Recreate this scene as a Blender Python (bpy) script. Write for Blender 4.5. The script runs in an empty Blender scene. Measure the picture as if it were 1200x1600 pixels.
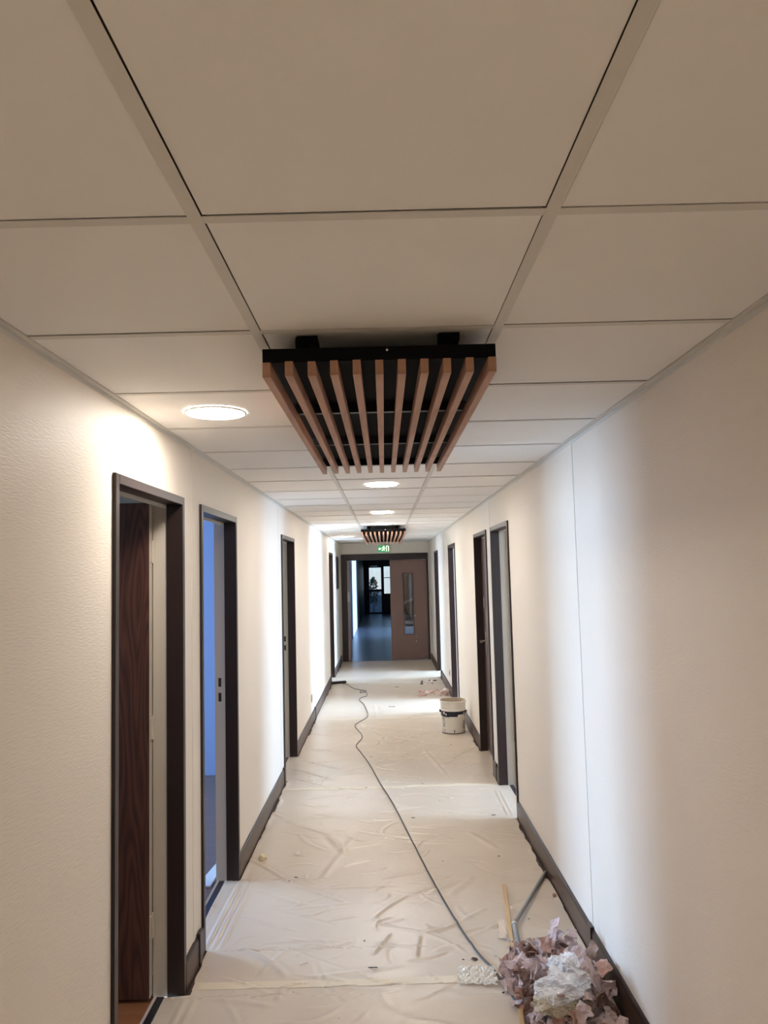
import bpy, bmesh, math, random
import numpy as np
from mathutils import Vector, Matrix, Quaternion

random.seed(7)
C = bpy.context.scene
COL = C.collection

# ------------------------------------------------------------------ camera
CAMZ = 1.735
FPX, PITCH, YAW, ROLL = 1182.4, 0.0798, 0.0014, 0.0250
_f = Vector((math.sin(YAW)*math.cos(PITCH), math.cos(YAW)*math.cos(PITCH), math.sin(PITCH)))
_r0 = Vector((math.cos(YAW), -math.sin(YAW), 0)); _u0 = _r0.cross(_f)
_r = _r0*math.cos(ROLL) - _u0*math.sin(ROLL); _u = _u0*math.cos(ROLL) + _r0*math.sin(ROLL)
cd = bpy.data.cameras.new('camera'); cam = bpy.data.objects.new('camera', cd); COL.objects.link(cam)
cd.sensor_fit = 'VERTICAL'; cd.sensor_height = 24; cd.lens = FPX/1600*24; cd.clip_start = .02; cd.clip_end = 300
M = Matrix.Identity(4)
for i in range(3):
    M[i][0], M[i][1], M[i][2] = _r[i], _u[i], -_f[i]
M[0][3], M[1][3], M[2][3] = 0, 0, CAMZ
cam.matrix_world = M
C.camera = cam

def floor_pt(u, v, z=0.0):
    """point of the floor (height z) that the photograph shows at pixel u, v"""
    d = _f + _r*((u-600)/FPX) + _u*((800-v)/FPX)
    t = (z-CAMZ)/d.z
    return Vector((d.x*t, d.y*t, z))

# ------------------------------------------------------------------ world, exposure
w = bpy.data.worlds.new('sky'); C.world = w; w.use_nodes = True
nt = w.node_tree; bg = nt.nodes['Background']
sky = nt.nodes.new('ShaderNodeTexSky'); sky.sky_type = 'HOSEK_WILKIE'; sky.sun_direction = (0.3, 0.5, 0.8); sky.turbidity = 4
nt.links.new(sky.outputs[0], bg.inputs[0]); bg.inputs[1].default_value = 1.6
C.view_settings.view_transform = 'Standard'; C.view_settings.look = 'None'
C.view_settings.gamma = 1; C.view_settings.use_curve_mapping = False
C.view_settings.exposure = 1.78

LAMP = 34.0                 # radiance of the ceiling lamps
DAY = (0.44, 0.67, 1.0)     # daylight against the warm white balance
def window_light(name, loc, sy, sz, side, watts):
    """daylight entering by a room's window; side +1 shines towards +x"""
    l = bpy.data.lights.new(name, 'AREA'); l.shape = 'RECTANGLE'; l.size = sy; l.size_y = sz
    l.energy = watts*.76; l.color = DAY
    o = bpy.data.objects.new(name, l); COL.objects.link(o); o.location = loc
    o.rotation_euler = (math.radians(90), 0, math.radians(-90 if side > 0 else 90))
    return o
#             name                     x     y    z      w    h   side watts
WINDOWS = [('window_daylight', (-4.98, 1.6, 1.5), 1.2, 1.2, 1, 10),
           ('window_daylight', (-4.98, 5.55, 1.4), 1.5, 1.5, 1, 135),
           ('window_daylight', (-3.98, 8.0, 1.4), 1.0, 1.2, 1, 14),
           ('window_daylight', (-4.98, 13.2, 1.4), 1.5, 1.5, 1, 120),
           ('window_daylight', (4.48, 5.1, 1.4), 1.3, 1.5, -1, 120),
           ('window_daylight', (4.48, 10.3, 1.4), 1.7, 1.6, -1, 360),
           ('window_daylight', (4.48, 13.1, 1.4), 1.3, 1.5, -1, 290),
           ('window_daylight', (5.4, 22.3, 1.3), 3.2, 2.0, -1, 420)]
for a in WINDOWS: window_light(*a)

# ------------------------------------------------------------------ materials
MATS = {}
def lin(c): return tuple(((x/255)/12.92 if x/255 <= .04045 else ((x/255+.055)/1.055)**2.4) for x in c)
def mat(name, rgb, rough=.6, metal=0., coat=0., bump=None, var=None, spec=.5, emis=None, wood=None):
    if name in MATS: return MATS[name]
    m = bpy.data.materials.new(name); m.use_nodes = True; MATS[name] = m
    n = m.node_tree.nodes; L = m.node_tree.links; b = n['Principled BSDF']
    col = (*lin(rgb), 1)
    b.inputs['Base Color'].default_value = col
    b.inputs['Roughness'].default_value = rough; b.inputs['Metallic'].default_value = metal
    b.inputs['Specular IOR Level'].default_value = spec
    b.inputs['Coat Weight'].default_value = coat
    tc = n.new('ShaderNodeTexCoord')
    def mapping(scale):
        mp = n.new('ShaderNodeMapping'); mp.inputs['Scale'].default_value = scale
        L.new(tc.outputs['Object'], mp.inputs['Vector']); return mp
    if var:
        scale, amt, rgb2 = var
        mp = mapping(scale if isinstance(scale, tuple) else (scale,)*3)
        t = n.new('ShaderNodeTexNoise'); t.inputs['Detail'].default_value = 5; t.inputs['Scale'].default_value = 1
        L.new(mp.outputs[0], t.inputs['Vector'])
        r = n.new('ShaderNodeMapRange'); r.inputs[1].default_value = .35; r.inputs[2].default_value = .7
        r.inputs[3].default_value = 0; r.inputs[4].default_value = amt
        L.new(t.outputs['Fac'], r.inputs[0])
        mx = n.new('ShaderNodeMix'); mx.data_type = 'RGBA'
        mx.inputs['A'].default_value = col; mx.inputs['B'].default_value = (*lin(rgb2), 1)
        L.new(r.outputs[0], mx.inputs['Factor']); L.new(mx.outputs['Result'], b.inputs['Base Color'])
    if wood:
        # stretched rings: plain-sawn veneer with cathedral figure
        (sx, sy, sz), dist, rgb2 = wood
        mp = mapping((sx, sy, sz))
        nz = n.new('ShaderNodeTexNoise'); nz.inputs['Scale'].default_value = 1.; nz.inputs['Detail'].default_value = 1.5
        L.new(mp.outputs[0], nz.inputs['Vector'])
        mu = n.new('ShaderNodeMath'); mu.operation = 'MULTIPLY'; mu.inputs[1].default_value = dist
        L.new(nz.outputs['Fac'], mu.inputs[0])
        fr = n.new('ShaderNodeMath'); fr.operation = 'PINGPONG'; fr.inputs[1].default_value = .5
        L.new(mu.outputs[0], fr.inputs[0])
        mp2 = mapping((260, 260, 5)); n2 = n.new('ShaderNodeTexNoise'); n2.inputs['Scale'].default_value = 1
        L.new(mp2.outputs[0], n2.inputs['Vector'])
        ad = n.new('ShaderNodeMath'); ad.operation = 'MULTIPLY_ADD'; ad.inputs[1].default_value = 1.1; 
        L.new(fr.outputs[0], ad.inputs[0]); 
        h = n.new('ShaderNodeMath'); h.operation = 'MULTIPLY'; h.inputs[1].default_value = .55
        L.new(n2.outputs['Fac'], h.inputs[0]); L.new(h.outputs[0], ad.inputs[2])
        rp = n.new('ShaderNodeMapRange'); rp.inputs[1].default_value = .2; rp.inputs[2].default_value = .85
        L.new(ad.outputs[0], rp.inputs[0])
        mx = n.new('ShaderNodeMix'); mx.data_type = 'RGBA'
        mx.inputs['A'].default_value = (*lin(rgb2), 1); mx.inputs['B'].default_value = col
        L.new(rp.outputs[0], mx.inputs['Factor']); L.new(mx.outputs['Result'], b.inputs['Base Color'])
    if bump:
        kind, scale, strength, dist = bump
        mp = mapping(scale if isinstance(scale, tuple) else (scale,)*3)
        t = n.new('ShaderNodeTexNoise'); t.inputs['Scale'].default_value = 1; t.inputs['Detail'].default_value = 3
        L.new(mp.outputs[0], t.inputs['Vector'])
        bp = n.new('ShaderNodeBump'); bp.inputs['Strength'].default_value = strength; bp.inputs['Distance'].default_value = dist
        L.new(t.outputs['Fac'], bp.inputs['Height']); L.new(bp.outputs[0], b.inputs['Normal'])
    if emis:
        b.inputs['Emission Color'].default_value = (*lin(emis[0]), 1); b.inputs['Emission Strength'].default_value = emis[1]
    return m

WALL = mat('wall_paint', (240, 229, 214), .55, bump=('n', (30, 30, 210), .6, .0016), var=(1.3, .25, (236, 222, 206)))
BLUELIT = mat('room_paint_daylight_tint', (122, 135, 164), .7)  # blue cast of the daylight put into this room's wall colour
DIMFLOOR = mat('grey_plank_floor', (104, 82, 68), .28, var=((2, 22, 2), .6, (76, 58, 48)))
WALLR = mat('room_paint', (225, 218, 208), .7)
TILE = mat('ceiling_tile_white', (248, 245, 240), .9, spec=.2, bump=('n', 180, .2, .0008), var=(.9, .3, (242, 236, 228)))
TEE = mat('ceiling_tee_white', (226, 222, 214), .9, spec=.15)
CEILGAP = mat('plenum_shade', (112, 98, 86), .9)
DARKGAP = mat('plenum_black', (40, 34, 30), .9)
FRAME = mat('brown_frame_paint', (42, 25, 20), .38, var=((40, 40, 3), .6, (28, 16, 13)))
REB = mat('rebate_greige_paint', (196, 186, 172), .5)
VENEER = mat('dark_oak_veneer', (88, 52, 40), .42, wood=((3, 8, .8), 16.0, (52, 28, 21)))
LEAFBROWN = mat('plum_brown_leaf', (104, 82, 78), .42, var=((30, 30, 2), .4, (88, 66, 62)))
ENDBROWN = mat('taupe_leaf_paint', (128, 97, 86), .45, var=(3, .3, (118, 88, 78)))
CHROME = mat('chrome', (220, 218, 214), .2, metal=1)
STEEL = mat('painted_steel_cream', (205, 196, 180), .4, metal=.3)
BASE = mat('baseboard_brown', (80, 57, 45), .4, var=((3, 3, 40), .5, (62, 44, 35)))
BASEDARK = mat('baseboard_edge_dark', (48, 32, 26), .35)
BLACK = mat('matt_black_panel', (9, 9, 13), .7, spec=.12)
SLAT = mat('slat_oak_end', (192, 148, 122), .6, wood=((9, 1.5, 9), 6.0, (172, 128, 102)))
FLOORM = mat('vinyl_floor_brown', (70, 50, 38), .4, var=(4, .7, (52, 34, 24)))
ROOMFLOOR = mat('room_wood_floor', (150, 98, 66), .35, var=((2, 22, 2), .6, (112, 68, 44)))
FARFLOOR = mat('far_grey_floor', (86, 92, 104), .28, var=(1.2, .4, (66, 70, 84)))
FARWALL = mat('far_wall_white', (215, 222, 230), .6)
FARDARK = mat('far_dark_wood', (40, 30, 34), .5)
FILM = mat('protective_film', (208, 192, 173), .33, spec=.6, var=(2.2, .6, (196, 179, 160)), bump=('n', 22, .25, .004))
TAPE = mat('cream_masking_tape', (222, 207, 182), .5, bump=('n', 40, .3, .002))
THRESH = mat('threshold_dark_metal', (56, 52, 58), .35, metal=.6)

def glass(name, tint=(1, 1, 1), rough=.02, refl=.12):
    m = bpy.data.materials.new(name); m.use_nodes = True; n = m.node_tree.nodes; L = m.node_tree.links
    n.remove(n['Principled BSDF']); out = n['Material Output']
    t = n.new('ShaderNodeBsdfTransparent'); t.inputs[0].default_value = (*tint, 1)
    g = n.new('ShaderNodeBsdfGlossy'); g.inputs['Roughness'].default_value = rough
    mx = n.new('ShaderNodeMixShader'); mx.inputs[0].default_value = refl
    L.new(t.outputs[0], mx.inputs[1]); L.new(g.outputs[0], mx.inputs[2]); L.new(mx.outputs[0], out.inputs[0])
    MATS[name] = m; return m
GLASS = glass('clear_glass', (.86, .93, .97))
FROST = glass('dull_glass', (.30, .38, .46), .3, .1)

def filmy(name, rgb, transp, rough=.2):
    """thin crinkled clear plastic: part see-through, part glossy milky"""
    m = bpy.data.materials.new(name); m.use_nodes = True; n = m.node_tree.nodes; L = m.node_tree.links
    b = n['Principled BSDF']; out = n['Material Output']
    b.inputs['Base Color'].default_value = (*lin(rgb), 1); b.inputs['Roughness'].default_value = rough
    b.inputs['Specular IOR Level'].default_value = 1.0
    t = n.new('ShaderNodeBsdfTransparent'); mx = n.new('ShaderNodeMixShader')
    lw = n.new('ShaderNodeLayerWeight'); lw.inputs[0].default_value = .35
    mr = n.new('ShaderNodeMapRange'); mr.inputs[3].default_value = 1-transp; mr.inputs[4].default_value = 1
    L.new(lw.outputs['Facing'], mr.inputs[0]); L.new(mr.outputs[0], mx.inputs[0])
    L.new(t.outputs[0], mx.inputs[1]); L.new(b.outputs[0], mx.inputs[2]); L.new(mx.outputs[0], out.inputs[0])
    MATS[name] = m; return m
BAGM = filmy('clear_plastic_bag', (252, 252, 254), .66, .1)

# ------------------------------------------------------------------ helpers
class MB:
    def __init__(s): s.v, s.f, s.m = [], [], []
    def quad(s, pts, mi=0):
        k = len(s.v); s.v += [tuple(p) for p in pts]; s.f.append(tuple(range(k, k+len(pts)))); s.m.append(mi)
    def box(s, x0, x1, y0, y1, z0, z1, mi=0):
        x0, x1 = sorted((x0, x1)); y0, y1 = sorted((y0, y1)); z0, z1 = sorted((z0, z1))
        k = len(s.v)
        s.v += [(x, y, z) for z in (z0, z1) for y in (y0, y1) for x in (x0, x1)]
        for a in ((0, 2, 3, 1), (4, 5, 7, 6), (0, 1, 5, 4), (1, 3, 7, 5), (3, 2, 6, 7), (2, 0, 4, 6)):
            s.f.append(tuple(k+i for i in a)); s.m.append(mi)
        return s
    def obox(s, c, ax, ay, az, mi=0):
        """box round centre c with half-axis vectors"""
        c, ax, ay, az = map(Vector, (c, ax, ay, az)); k = len(s.v)
        s.v += [tuple(c+ax*i+ay*j+az*l) for l in (-1, 1) for j in (-1, 1) for i in (-1, 1)]
        for a in ((0, 2, 3, 1), (4, 5, 7, 6), (0, 1, 5, 4), (1, 3, 7, 5), (3, 2, 6, 7), (2, 0, 4, 6)):
            s.f.append(tuple(k+i for i in a)); s.m.append(mi)
        return s
    def lathe(s, prof, c=(0, 0, 0), seg=32, mi=0, caps=True):
        k = len(s.v); n = len(prof)
        for r, z in prof:
            for i in range(seg):
                a = 2*math.pi*i/seg; s.v.append((c[0]+r*math.cos(a), c[1]+r*math.sin(a), c[2]+z))
        for j in range(n-1):
            for i in range(seg):
                i2 = (i+1) % seg; s.f.append((k+j*seg+i, k+j*seg+i2, k+(j+1)*seg+i2, k+(j+1)*seg+i)); s.m.append(mi)
        if caps:
            s.f.append(tuple(k+i for i in range(seg))[::-1]); s.m.append(mi)
            s.f.append(tuple(k+(n-1)*seg+i for i in range(seg))); s.m.append(mi)
        return s
    def tube(s, pts, r, seg=8, mi=0):
        pts = [Vector(p) for p in pts]; k = len(s.v); n = len(pts)
        up = Vector((0, 0, 1))
        for j, p in enumerate(pts):
            t = (pts[min(j+1, n-1)]-pts[max(j-1, 0)])
            if t.length < 1e-9: t = Vector((0, 1, 0))
            t.normalize(); a = t.cross(up)
            if a.length < 1e-3: a = t.cross(Vector((1, 0, 0)))
            a.normalize(); b = a.cross(t)
            rr = r[j] if isinstance(r, (list, tuple)) else r
            for i in range(seg):
                q = 2*math.pi*i/seg; s.v.append(tuple(p+a*math.cos(q)*rr+b*math.sin(q)*rr))
        for j in range(n-1):
            for i in range(seg):
                i2 = (i+1) % seg; s.f.append((k+j*seg+i, k+j*seg+i2, k+(j+1)*seg+i2, k+(j+1)*seg+i)); s.m.append(mi)
        s.f.append(tuple(k+i for i in range(seg))); s.m.append(mi)
        s.f.append(tuple(k+(n-1)*seg+i for i in range(seg))[::-1]); s.m.append(mi)
        return s
    def build(s, name, mats, parent=None, loc=None, bevel=0., smooth=False, sub=0):
        me = bpy.data.meshes.new(name); me.from_pydata(s.v, [], s.f)
        if not isinstance(mats, (list, tuple)): mats = [mats]
        for m in mats: me.materials.append(m)
        me.polygons.foreach_set('material_index', s.m)
        bm = bmesh.new(); bm.from_mesh(me); bmesh.ops.recalc_face_normals(bm, faces=bm.faces); bm.to_mesh(me); bm.free()
        if smooth: me.polygons.foreach_set('use_smooth', [True]*len(me.polygons))
        o = bpy.data.objects.new(name, me); COL.objects.link(o)
        if parent: o.parent = parent
        if loc: o.location = loc
        if bevel:
            b = o.modifiers.new('bevel', 'BEVEL'); b.width = bevel; b.segments = 2; b.limit_method = 'ANGLE'
        if smooth:
            try:
                e = o.modifiers.new('edge', 'EDGE_SPLIT'); e.split_angle = math.radians(40)
            except Exception: pass
        return o
def box(name, x0, x1, y0, y1, z0, z1, m, parent=None, bevel=0.):
    return MB().box(x0, x1, y0, y1, z0, z1).build(name, m, parent, bevel=bevel)
def tag(o, label=None, cat=None, group=None, kind=None):
    if label: o['label'] = label
    if cat: o['category'] = cat
    if group: o['group'] = group
    if kind: o['kind'] = kind
    return o
def empty(name, loc=(0, 0, 0), rz=0.):
    o = bpy.data.objects.new(name, None); COL.objects.link(o); o.location = loc; o.rotation_euler[2] = rz
    o.empty_display_size = .1; return o
def dup(o, parent=None):
    c = o.copy(); COL.objects.link(c)
    if parent: c.parent = parent
    for ch in list(o.children): dup(ch, c)
    return c

# ------------------------------------------------------------------ dimensions
XL, XR, H = -.884, .894, 2.335
YB, YE = -7.2, 15.15
WT = .12                                     # wall thickness
PROT = .012
#          y0     y1      frame outer edges along the corridor
DL = [(2.465, 3.32), (3.63, 4.505), (6.505, 7.405), (12.09, 12.90)]
DR = [(5.40, 6.285), (6.57, 7.46), (9.53, 10.48), (12.60, 13.42)]
TOPZ = 2.085
TILE_Y = [1.2316+.6*k for k in range(-14, 24)]

# ------------------------------------------------------------------ setting: walls in panels with joints
def wall(name, X, sgn, doors, seams, lab):
    root = empty(name, (X, 0, 0)); tag(root, lab, 'wall', kind='structure')
    ys = [YB]+seams+[YE]
    for a, b in zip(ys[:-1], ys[1:]):
        mb = MB(); cur = a
        for d0, d1 in doors:
            o0, o1 = d0+.012, d1-.012
            if o1 <= a or o0 >= b: continue
            if o0 > cur: mb.box(0, sgn*WT, cur, o0, 0, H+.02)
            mb.box(0, sgn*WT, max(o0, a), min(o1, b), TOPZ-.012, H+.02); cur = o1
        if cur < b: mb.box(0, sgn*WT, cur, b, 0, H+.02)
        mb.build('wall_panel', WALL, root)
    for s in seams:
        MB().box(.0, -sgn*.0022, s-.017, s+.017, .125, H-.002).build('joint_strip', WALL, root, bevel=.0015)
    return root
wl_ = wall('wall_left', XL, -1, DL, [.62, 3.497, 6.365, 9.245, 12.0], 'cream painted left corridor wall with four brown door frames')
wr_ = wall('wall_right', XR, 1, DR, [.62, 3.535, 6.365, 9.41, 12.3], 'cream painted right corridor wall with four brown door frames')
# end wall round the double doorway
DE0, DE1, DEZ = -.865, .872, 2.112
mb = MB(); mb.box(XL-WT, DE0+.01, YE, YE+WT, 0, H+.02); mb.box(DE1-.01, XR+WT, YE, YE+WT, 0, H+.02); mb.box(DE0+.01, DE1-.01, YE, YE+WT, DEZ-.01, H+.02)
tag(mb.build('wall_end', WALL), 'cream end wall above and round the brown double doorway', 'wall', kind='structure')
tag(box('wall_back', XL-WT, XR+WT, YB-.1, YB, 0, H+.02, WALL), 'cream wall closing the corridor behind the viewer', 'wall', kind='structure')
tag(box('floor', XL-.02, XR+.02, YB, YE+.02, -.05, -.004, FLOORM), 'dark brown corridor floor under the protective film', 'floor', kind='structure')

# ------------------------------------------------------------------ ceiling: tiles, tees
ceil = empty('ceiling', (0, 0, H)); tag(ceil, 'suspended ceiling of square off-white tiles in a white metal grid', 'ceiling', kind='structure')
TX = [-.3029, .2971]
cols = [(XL+.020, TX[0]-.0125), (TX[0]+.0125, TX[1]-.0125), (TX[1]+.0125, XR-.020)]
ty = [y for y in TILE_Y if y < YE]
rows = [(a, min(b, YE-.01)) for a, b in zip(ty, ty[1:]+[ty[-1]+.6])]
tmesh = {}
for ci, (x0, x1) in enumerate(cols):
    for ri, (y0, y1) in enumerate(rows):
        W, D = x1-x0, y1-y0
        key = (ci, round(D, 2))
        if key not in tmesh:
            mb = MB(); gl = .0018 if ci == 1 else (.0009 if ci == 2 else .0002); gr = .0008 if ci == 1 else .0002
            a, b, c, d = gl, W-gr, .0122, D-.0124-.0019
            mb.box(a, b, c, d, .0006, .018)
            tmesh[key] = mb.build('ceiling_tile', TILE, ceil).data
            o = [x for x in ceil.children][-1]
        else:
            o = bpy.data.objects.new('ceiling_tile', tmesh[key]); COL.objects.link(o); o.parent = ceil
        o.location = (x0, y0, random.uniform(-.0002, .0010))
        o.rotation_euler = (random.uniform(-.0018, .0018), random.uniform(-.001, .001), 0)
for x in TX:
    box('grid_tee', x-.012, x+.012, YB, YE, -.0012, .0, TEE, ceil)
for (x0, x1) in cols:
    for y in ty[1:]:
        box('grid_tee', x0-.001, x1+.001, y-.012, y+.012, -.0010, .0008, TEE, ceil)
box('plenum', XL-.02, XR+.02, YB, YE, .019, .03, CEILGAP, ceil)
for X, s, nme in ((XL, 1, 'trim_1'), (XR, -1, 'trim_2')):
    mb = MB(); mb.box(X, X+s*.021, YB, YE, H-.003, H); mb.box(X, X+s*.0015, YB, YE, H-.016, H-.003)
    mb.box(X+s*.021, X+s*.0225, YB, YE, H+.001, H+.02)
    tag(mb.build(nme, TEE), 'white metal angle trim along the %s edge of the ceiling' % ('left' if s > 0 else 'right'), 'trim', kind='structure')
tag(MB().box(XL, XR, YE-.021, YE, H-.003, H).build('trim_3', TEE), 'white metal angle trim above the end doorway', 'trim', kind='structure')

# ------------------------------------------------------------------ doors
def door(idx, X, sgn, d0, d1, label, leaf=None):
    """frame in a corridor wall; sgn -1 left wall (room towards -x), +1 right wall."""
    root = empty('door_%d' % idx, (X, d0, 0)); tag(root, label, 'door', kind='structure')
    W = d1-d0; F = .034; s = sgn
    def jamb(y0, y1, nm='frame_jamb'):
        mb = MB(); mb.box(-s*PROT, s*.060, y0, y1, 0, TOPZ)
        return mb.build(nm, FRAME, root, bevel=.002)
    jamb(0, F); jamb(W-F, W)
    MB().box(-s*PROT, s*.060, F, W-F, TOPZ-F, TOPZ).build('frame_header', FRAME, root, bevel=.002)
    R = .022                                   # rebate, set back from the frame's inner edge
    mb = MB(); mb.box(s*.0605, s*.122, 0, R, 0, TOPZ-.004); mb.build('rebate_jamb', REB, root)
    far = MB().box(s*.0605, s*.122, W-R, W, 0, TOPZ-.004).build('rebate_jamb', REB, root)
    MB().box(s*.0605, s*.122, R, W-R, TOPZ-R, TOPZ-.004).build('rebate_header', REB, root)
    MB().box(s*.060, s*.064, F-.004, F+.004, .01, TOPZ-F).build('seal', BASEDARK, root)
    MB().box(s*.0602, s*.072, F-.006, W-F+.006, TOPZ-F-.014, TOPZ-F+.001).build('header_stop', REB, root)
    if leaf is None: return root
    kind, ang = leaf
    LW = W-2*R-.008; LH = TOPZ-R-.014; LT = .040
    if kind == 'closed':
        lf = empty('door_leaf', (s*.066, R+.004, .010)); lf.parent = root
        lf = MB().box(0, s*LT, 0, LW, 0, LH).build('door_leaf', LEAFBROWN, root, loc=(s*.066, R+.004, .010), bevel=.002)
        hp = LW-.065
        # long plate and lever
        mb = MB(); mb.box(-s*.004, s*.001, hp-.019, hp+.019, .915, 1.135)
        mb.build('handle_plate', CHROME, lf, bevel=.002)
        mb = MB(); mb.tube([(-s*.002, hp, 1.045), (-s*.048, hp, 1.045), (-s*.055, hp-.012, 1.045), (-s*.055, hp-.125, 1.042)], .0085, 10)
        mb.build('handle_lever', CHROME, lf, smooth=True)
        MB().box(-s*.005, s*.001, hp+.012, hp+.045, 1.36, 1.46).build('latch', STEEL, lf, bevel=.002)
        return root
    hinge_far = kind == 'far'
    hy = W-R-.002 if hinge_far else R+.002
    lf = MB()
    # leaf closed lies along the opening; build it in hinge space and swing it
    sgy = -1 if hinge_far else 1
    lf.box(0, s*LT, 0, sgy*LW, 0, LH)
    o = lf.build('door_leaf', VENEER, root, loc=(s*.084, hy, .012), bevel=.0015)
    e = MB().box(s*.001, s*(LT-.001), -sgy*.0012, sgy*.0005, .002, LH-.002)
    e.build('leaf_edge', STEEL, o)
    e = MB().box(s*.001, s*(LT-.001), sgy*(LW-.0005), sgy*(LW+.0012), .002, LH-.002); e.build('leaf_edge', STEEL, o)
    # swing into the room
    o.location = (s*.125, hy + sgy*LT, .012)
    o.rotation_euler[2] = (s*ang if hinge_far else -s*ang)
    for z in (.24, 1.05, 1.80):
        mb = MB(); mb.lathe([(.0065, 0), (.0065, .1)], (s*.1215, hy+sgy*.004, z), 10)
        mb.box(s*.1195, s*.1235, min(hy+sgy*.004, hy+sgy*.034), max(hy+sgy*.004, hy+sgy*.034), z+.005, z+.095)
        mb.build('hinge', STEEL, root)
    mb = MB(); hp = sgy*(LW-.06)
    for q in (-1, 1):
        xx = s*(-.0045) if q < 0 else s*LT; 
        mb.box(xx, xx+s*.0045, hp-.019, hp+.019, .915, 1.135)
        xe = -s*.05 if q < 0 else s*(LT+.05)
        x0 = -s*.003 if q < 0 else s*(LT+.003)
        mb.tube([(x0, hp, 1.045), (xe, hp, 1.045), (xe, hp-sgy*.12, 1.043)], .0085, 8)
    mb.build('handle', CHROME, o)
    return root
def strike(root, s, W, R=.022):
    """two latch slots in the far rebate jamb"""
    mb = MB(); mb.box(s*.072, s*.112, W-R-.0012, W-R+.001, .985, 1.165); pl = mb.build('strike_plate', REB, root)
    mb = MB(); mb.box(s*.084, s*.101, W-R-.002, W-R-.0005, 1.095, 1.145); mb.box(s*.084, s*.101, W-R-.002, W-R-.0005, 1.010, 1.060)
    mb.build('strike_slot', DARKGAP, pl)
d = door(1, XL, -1, *DL[0], 'brown door frame nearest on the left, its dark wood-grain leaf swung inwards', ('far', math.radians(90)))
d = door(2, XL, -1, *DL[1], 'brown door frame second on the left, open onto the blue-lit room', ('near', math.radians(104))); strike(d, -1, DL[1][1]-DL[1][0])
d = door(3, XL, -1, *DL[2], 'brown door frame third on the left, grey rebate with latch slots showing'); strike(d, -1, DL[2][1]-DL[2][0])
door(4, XL, -1, *DL[3], 'brown door frame farthest on the left, beyond the extension lead', ('near', math.radians(92)))
door(5, XR, 1, *DR[0], 'brown door frame nearest on the right, standing open with hinges showing', ('far', math.radians(93)))
door(6, XR, 1, *DR[1], 'closed plum-brown door on the right with a chrome lever handle', ('closed', 0))
d = door(7, XR, 1, *DR[2], 'brown door frame right behind the paint bucket, open to daylight', ('near', math.radians(95)))
door(8, XR, 1, *DR[3], 'brown door frame farthest on the right, beyond the pink scraps', ('near', math.radians(95)))

# thresholds
for k, (X, s, dd, lab) in enumerate([(XL, -1, DL[0], 'dark metal threshold strip in the nearest left doorway'), (XL, -1, DL[1], 'dark metal threshold strip in the doorway of the blue-lit room'), (XL, -1, DL[2], 'dark threshold strip in the third left doorway'), (XL, -1, DL[3], 'dark threshold strip in the farthest left doorway'),
        (XR, 1, DR[0], 'dark threshold strip in the nearest right doorway'), (XR, 1, DR[1], 'dark threshold strip under the closed door'), (XR, 1, DR[2], 'dark threshold strip in the doorway behind the bucket'), (XR, 1, DR[3], 'dark threshold strip in the farthest right doorway')]):
    o = MB().box(X+s*.072, X+s*.104, dd[0]+.03, dd[1]-.03, -.004, .004).build('threshold_strip', THRESH, bevel=.001)
    tag(o, lab, 'threshold', kind='structure')

# end doorway
er = empty('door_9', (0, YE, 0)); tag(er, 'brown double doorway at the far end, right leaf shut and left leaf open', 'door', kind='structure')
MB().box(DE0, DE0+.115, -.02, .10, 0, DEZ).build('frame_jamb', FRAME, er, bevel=.003)
MB().box(DE1-.035, DE1, -.02, .10, 0, DEZ).build('frame_jamb', FRAME, er, bevel=.003)
MB().box(DE0+.115, DE1-.035, -.02, .10, DEZ-.125, DEZ).build('frame_header', FRAME, er, bevel=.003)
# right leaf with vision panel
lx0, lx1, lz0, lz1 = .108, .834, .012, DEZ-.128
vx0, vx1, vz0, vz1 = .372, .556, .505, 1.700
mb = MB(); mb.box(lx0, vx0, .02, .06, lz0, lz1); mb.box(vx1, lx1, .02, .06, lz0, lz1); mb.box(vx0, vx1, .02, .06, lz0, vz0); mb.box(vx0, vx1, .02, .06, vz1, lz1)
leaf = mb.build('door_leaf', ENDBROWN, er)
mb = MB()
for a in ((vx0-.018, vx0+.004, vz0-.018, vz1+.018), (vx1-.004, vx1+.018, vz0-.018, vz1+.018), (vx0+.004, vx1-.004, vz0-.018, vz0+.004), (vx0+.004, vx1-.004, vz1-.004, vz1+.018)):
    mb.box(a[0], a[1], .010, .020, a[2], a[3])
mb.build('glazing_bead', mat('bead_taupe', (98, 70, 62), .4), leaf, bevel=.002)
MB().box(vx0, vx1, .038, .042, vz0, vz1).build('glass_pane', GLASS, leaf)
CHIP = mat('bare_chip_cream', (214, 200, 182), .7)
for x, z, r in ((.585, .865, .012), (.600, .36, .011), (.612, .45, .007), (.138, .055, .008)):
    MB().lathe([(r, 0), (r*.8, .0012)], (0, 0, 0), 7).build('paint_chip', CHIP, leaf, loc=(x, .0195, z)).rotation_euler = (math.radians(90), random.random(), 0)
# left leaf swung away from the viewer
lf = MB().box(0, .040, 0, .66, lz0, lz1).build('door_leaf', ENDBROWN, er, loc=(-.745, .06, 0))
MB().box(.002, .038, -.001, .0005, lz0+.002, lz1-.002).build('leaf_edge', mat('leaf_edge_pinkish', (168, 140, 128), .5), lf)
MB().box(-.001, .040, -.003, 0, 1.17, 1.36).build('lock_plate', STEEL, lf)
MB().box(-.02, .0, .02, .05, 1.88, 1.93).build('closer_bracket', CHROME, lf)

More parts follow.
